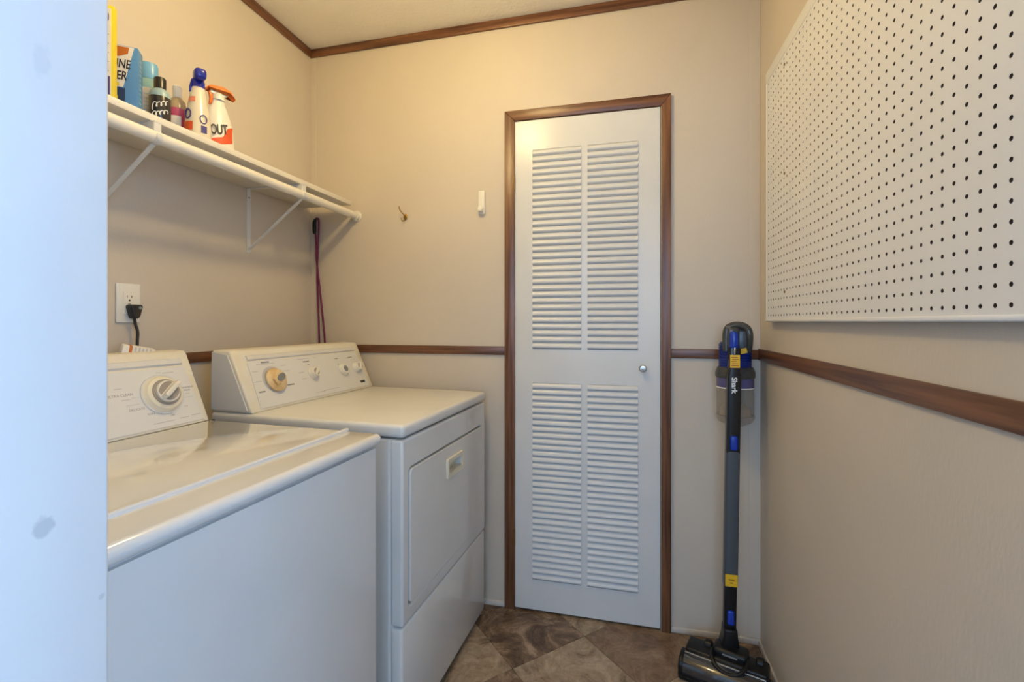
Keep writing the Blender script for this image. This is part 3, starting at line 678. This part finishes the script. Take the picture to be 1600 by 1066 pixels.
# ------------------------------------------------------------------ pegboard
PXF = .462; PY0, PY1, PZ0, PZ1 = .520, 1.735, 1.200, 2.040
pg = thing('pegboard', 'large white perforated pegboard on the beige wall', 'pegboard', (XR, 1.12, PZ0))
ox, oy, oz = XR, 1.12, PZ0
def peg_mesh():
    t = bmesh.new(); pt = .0257; hr = .0034; th = .004
    ny = int((PY1-PY0-.012)/pt); nz = int((PZ1-PZ0-.020)/pt)
    y_s = PY0+((PY1-PY0)-ny*pt)/2; z_s = PZ0+.012-.004
    xf, xb = PXF-ox, PXF+th-ox
    V = {}
    def gv(i, j, x):
        k = (i, j, x)
        if k not in V: V[k] = t.verts.new((x, y_s+i*pt-oy, z_s+j*pt-oz))
        return V[k]
    for i in range(ny):
        for j in range(nz):
            cy, cz = y_s+(i+.5)*pt-oy, z_s+(j+.5)*pt-oz
            F = [t.verts.new((xf, cy+hr*math.cos(PI/4*k+PI/8), cz+hr*math.sin(PI/4*k+PI/8))) for k in range(8)]
            B = [t.verts.new((xb, v.co.y, v.co.z)) for v in F]
            q = [gv(i+1, j+1, xf), gv(i, j+1, xf), gv(i, j, xf), gv(i+1, j, xf)]
            for c in range(4):   # two ring verts per corner
                a, b_ = F[2*c], F[2*c+1]; nx = F[(2*c+2) % 8]
                t.faces.new((q[c], a, b_)); t.faces.new((q[c], b_, nx, q[(c+1) % 4]))
            for k in range(8):
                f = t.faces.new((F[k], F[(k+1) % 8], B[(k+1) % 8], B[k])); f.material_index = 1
    bmesh.ops.recalc_face_normals(t, faces=t.faces)
    return t, y_s, y_s+ny*pt, z_s, z_s+nz*pt
pm, ya, yz, za, zz = peg_mesh()
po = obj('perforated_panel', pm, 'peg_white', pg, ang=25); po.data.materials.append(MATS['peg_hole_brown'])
for p in po.data.polygons: p.use_smooth = False
obj('edge_strip', box(PXF-.001-ox, 0, PY1-.006-oy, PY1-oy, 0, PZ1-PZ0, .0015, 2), 'peg_white', pg)
obj('edge_strip', box(PXF-.001-ox, 0, PY0-oy, ya-oy+.001, 0, PZ1-PZ0, .0015, 2), 'peg_white', pg)
obj('edge_strip', box(PXF-.0015-ox, 0, PY0-oy, PY1-oy, zz-oz-.001, PZ1-PZ0, .002, 2), 'peg_white', pg)
obj('edge_strip', box(PXF-.0035-ox, -.004, PY0-oy, PY1-oy, 0, za-oz+.001, .003, 3), 'peg_white', pg)
if yz < PY1-.006: obj('edge_strip', box(PXF-ox, 0, yz-oy-.001, PY1-.005-oy, 0, PZ1-PZ0), 'peg_white', pg)
for (y, z) in ((1.545, 1.29), (1.545, 1.645), (1.545, 1.972)):
    obj('screw', lathe([(0, 0), (.0045, 0), (.004, .002), (0, .003)], n=12, M=Matrix.Translation((PXF-ox, y-oy, z-oz)) @ Matrix.Rotation(-PI/2, 4, 'Y')), 'hinge_brass', pg)

# ------------------------------------------------------------------ stick vacuum
v = thing('stick_vacuum', 'blue and black cordless stick vacuum standing in the corner', 'vacuum', (.335, 1.735, 0))
# cleaning head, long axis along local x
hx0, hx1 = -.147, .118
hd = obj('cleaning_head', box(hx0+.01, hx1, -.030, .050, .006, .074, .010, 3), 'black_plastic', v)
arc = [(-.086, .012)]+[(-.042-.044*math.cos(a), .034+.034*math.sin(a)) for a in [i*PI/2/8 for i in range(9)]]+[(-.024, .066), (-.020, .060), (-.020, .012)]
obj('roller_cover', prism(arc, 'x', hx0+.012, hx1-.004, .003, 2), 'chrome_cover', hd)
obj('chrome_strip', tube([(hx0+.014, -.044, .0685), (0, -.044, .0685), (hx1-.006, -.044, .0685)], .0028, 8), 'nickel', hd)
for a, b_ in ((hx0, hx0+.014), (hx1-.006, hx1+.008)):
    obj('end_cap', prism([(y-.002 if y < -.06 else y, z+.002 if z > .02 else z-.004) for y, z in arc], 'x', a, b_, .003, 2), 'black_plastic', hd)
obj('roller', tube([(hx0+.016, -.045, .034), (0, -.045, .034), (hx1-.008, -.045, .034)], .022, 18), 'blue_plastic', hd)
obj('front_bumper', box(hx0+.004, hx1, -.096, -.080, .004, .018, .005, 2), 'black_plastic', hd)
for x in (-.070, .090):
    obj('wheel', lathe([(0, -.012), (.016, -.012), (.019, -.008), (.019, .008), (.016, .012), (0, .012)], n=20, M=Matrix.Translation((x, .030, .070)) @ Matrix.Rotation(PI/2, 4, 'Y')), 'black_plastic', hd)
obj('wheel_pin', lathe([(0, 0), (.005, 0), (.004, .003), (0, .004)], n=12, M=Matrix.Translation((.094, -.003, .056)) @ Matrix.Rotation(PI/2, 4, 'X')), 'nickel', hd)
yk = obj('yoke', box(-.052, .058, -.022, .045, .050, .098, .014, 4), 'black_plastic', v)
ul = smoothpath([(-.050, -.012, .086), (-.048, -.045, .080), (-.030, -.068, .066), (.004, -.074, .058), (.036, -.068, .066), (.054, -.045, .080), (.056, -.012, .086)], 6)
obj('yoke_loop', tube(ul, .0065, 10), 'black_plastic', yk)
text('lettering', 'POWERFINS', .0085, frame((.004, -.0225, .084), (1, 0, 0), (0, 0, 1)), 'print_pale', yk)
HR = math.radians(-19)
hd.rotation_euler = (0, 0, HR); hd.location = (.002, -.048, 0)
yk.rotation_euler = (0, 0, HR); yk.location = (.004, -.040, 0)
obj('neck_joint', prism([(-.024, .08), (.042, .08), (.034, .125), (.032, .155), (-.010, .155), (-.012, .125)], 'y', -.034, .020, .006, 3), 'black_plastic', v)
def wx(z): return .009+.020*z/1.2      # slight lean of the wand
def wy(z): return -.002+.004*z/1.2
def wand(name, z0, z1, hw, m, par=v, dpt=None, bev=.008):
    b_ = bmesh.new(); dpt = dpt or hw*.9; t = bmesh.new()
    pts = rrect(-hw, hw, -dpt, dpt, bev, 4); rings = [[t.verts.new((x+wx(z), y+wy(z), z)) for x, y in pts] for z in (z0, z1)]
    n = len(pts)
    for i in range(n): t.faces.new((rings[0][i], rings[0][(i+1) % n], rings[1][(i+1) % n], rings[1][i]))
    t.faces.new(rings[0][::-1]); t.faces.new(rings[1])
    return obj(name, t, m, par)
ls = wand('lower_connector', .12, .300, .0200, 'black_plastic')
wand('wand_tube', .296, .756, .0225, 'wand_grey', bev=.010)
us = wand('upper_connector', .752, 1.02, .0220, 'wand_black')
un = wand('handle_stem', 1.01, 1.110, .0190, 'wand_black')
zf = lambda z, h: wy(z)-h*.9
yl = obj('yellow_sticker', box(wx(.317)-.0195, wx(.317)+.0195, wy(.3)-.0208, wy(.3)-.0202, .297, .338), 'yellow_label', ls)
q = bmesh.new(); box(wx(.317)-.009, wx(.317)+.009, wy(.3)-.0211, wy(.3)-.0207, .318, .322, bm=q); box(wx(.317)-.005, wx(.317)+.005, wy(.3)-.0211, wy(.3)-.0207, .308, .311, bm=q); obj('printed_marks', q, 'label_ink', yl)['kind'] = 'stuff'
obj('release_button', box(wx(.19)-.011, wx(.19)+.011, wy(.19)-.024, wy(.19)-.016, .166, .215, .006, 3), 'bright_blue', ls, 'blue release button')
obj('release_button', box(wx(.787)-.012, wx(.787)+.012, wy(.787)-.025, wy(.787)-.017, .762, .812, .007, 3), 'bright_blue', us, 'blue release button')
yl = obj('yellow_sticker', box(wx(1.065)-.0155, wx(1.065)+.0155, wy(1.065)-.0180, wy(1.065)-.0168, 1.043, 1.087), 'yellow_label', un)
q = bmesh.new()
for i in range(5): box(wx(1.065)-.011+.002*(i % 2), wx(1.065)+.011-.003*(i % 3), wy(1.065)-.0184, wy(1.065)-.0179, 1.049+i*.007, 1.0515+i*.007, bm=q)
obj('printed_marks', q, 'label_ink', yl)['kind'] = 'stuff'
text('lettering', 'Shark', .024, frame((wx(.983)-.002, wy(.983)-.0200, .983), (0, 0, -1), (1, 0, 0)), 'text_white', us, weight=.0006)
# motor unit and bin behind the wand
BX, BY = .047, .082
def cyl(name, prof, m, par=v, label=None, n=40): return obj(name, lathe(prof, (BX, BY, 0), n), m, par, label)
bn = cyl('dust_bin', [(0, .864), (.0600, .864), (.0620, .868), (.0620, .966), (.0600, .968), (.0, .968)], 'clear_bin', v, 'clear dust bin')
cyl('inner_cone', [(0, .90), (.028, .90), (.034, .965), (0, .965)], 'grey_insert', bn)
cyl('dust_heap', [(0, .866), (.054, .866), (.050, .89), (.03, .905), (0, .91)], 'clear_brown', bn)
cyl('bin_base', [(0, .828), (.030, .828), (.056, .842), (.0640, .858), (.0640, .866), (.0600, .868), (0, .868)], 'clear_bin', bn)
cyl('purple_band', [(.058, .966), (.0620, .966), (.0620, 1.002), (.058, 1.002), (.058, .966)], 'purple_band', v)
cyl('silver_ring', [(.058, .963), (.0630, .963), (.0630, .967), (.058, .967), (.058, .963)], 'outlet_white', bn)
cyl('collar', [(0, 1.0), (.0640, 1.0), (.0660, 1.004), (.0660, 1.020), (.0600, 1.036), (.054, 1.040), (0, 1.04)], 'smoke_plastic', v)
pr_ = [(0, 1.036)]
for i in range(9): pr_ += [(.0545, 1.036+i*.0095), (.0545, 1.042+i*.0095), (.0525, 1.0435+i*.0095), (.0525, 1.0445+i*.0095)]
pr_ += [(.050, 1.126), (.040, 1.130), (0, 1.130)]
cyl('motor_housing', pr_, 'blue_plastic', v, 'ribbed blue motor housing')
HX, HY = .044, .03
pts = smoothpath([(HX-.036, HY, 1.098), (HX-.037, HY, 1.15), (HX-.030, HY, 1.178), (HX-.008, HY, 1.188), (HX+.014, HY, 1.187), (HX+.033, HY, 1.174), (HX+.039, HY, 1.145), (HX+.039, HY+.02, 1.098)], 6)
obj('handle_loop', tube(pts, .0125, 14), 'smoke_plastic', v)
obj('handle_shell', prism([(p.x, p.z) for p in pts[::3]], 'y', HY+.004, HY+.026, .003, 2), 'smoke_plastic', v)
obj('handle_grip', box(HX-.036, HX+.004, HY-.020, HY+.045, 1.10, 1.182, .010, 3), 'smoke_plastic', v)
bt = obj('power_button', lathe([(0, -.034), (.010, -.034), (.0145, -.024), (.0145, .018), (.011, .030), (0, .034)], (HX-.016, HY-.022, 1.134), 24), 'bright_blue', v, 'glossy blue button')
obj('silver_stem', lathe([(0, -.014), (.004, -.014), (.005, 0), (.004, .010), (0, .010)], (HX-.018, HY-.046, 1.102), 14), 'nickel', v)
ys = obj('yellow_tag', box(-.012, .012, -.0006, .0006, -.009, .009, M=Matrix.Translation((HX+.018, BY-.0555, 1.098)) @ Matrix.Rotation(-.25, 4, 'Y')), 'yellow_label', v)
obj('loop_panel', box(HX+.004, HX+.030, HY-.004, HY+.008, 1.105, 1.168, .004, 2), 'wand_grey', v)

# ------------------------------------------------------------------ ceiling lamp above the machines
lm = thing('ceiling_lamp', 'small round ceiling lamp above the washing machine', 'lamp', LAMP)
obj('lamp_base', lathe([(0, 0), (.075, 0), (.075, -.02), (.05, -.045), (.03, -.05), (0, -.05)], n=32), 'lamp_metal', lm)
obj('bulb_holder', lathe([(0, -.05), (.02, -.05), (.02, -.112), (0, -.112)], n=20), 'lamp_metal', lm)
obj('bulb_offscreen', lathe([(0, -.240)]+[(.055*math.sin(PI*i/12), -.185-.055*math.cos(PI*i/12)) for i in range(1, 11)]+[(.022, -.120), (.020, -.107), (0, -.107)], n=28), 'lamp_glass', lm)
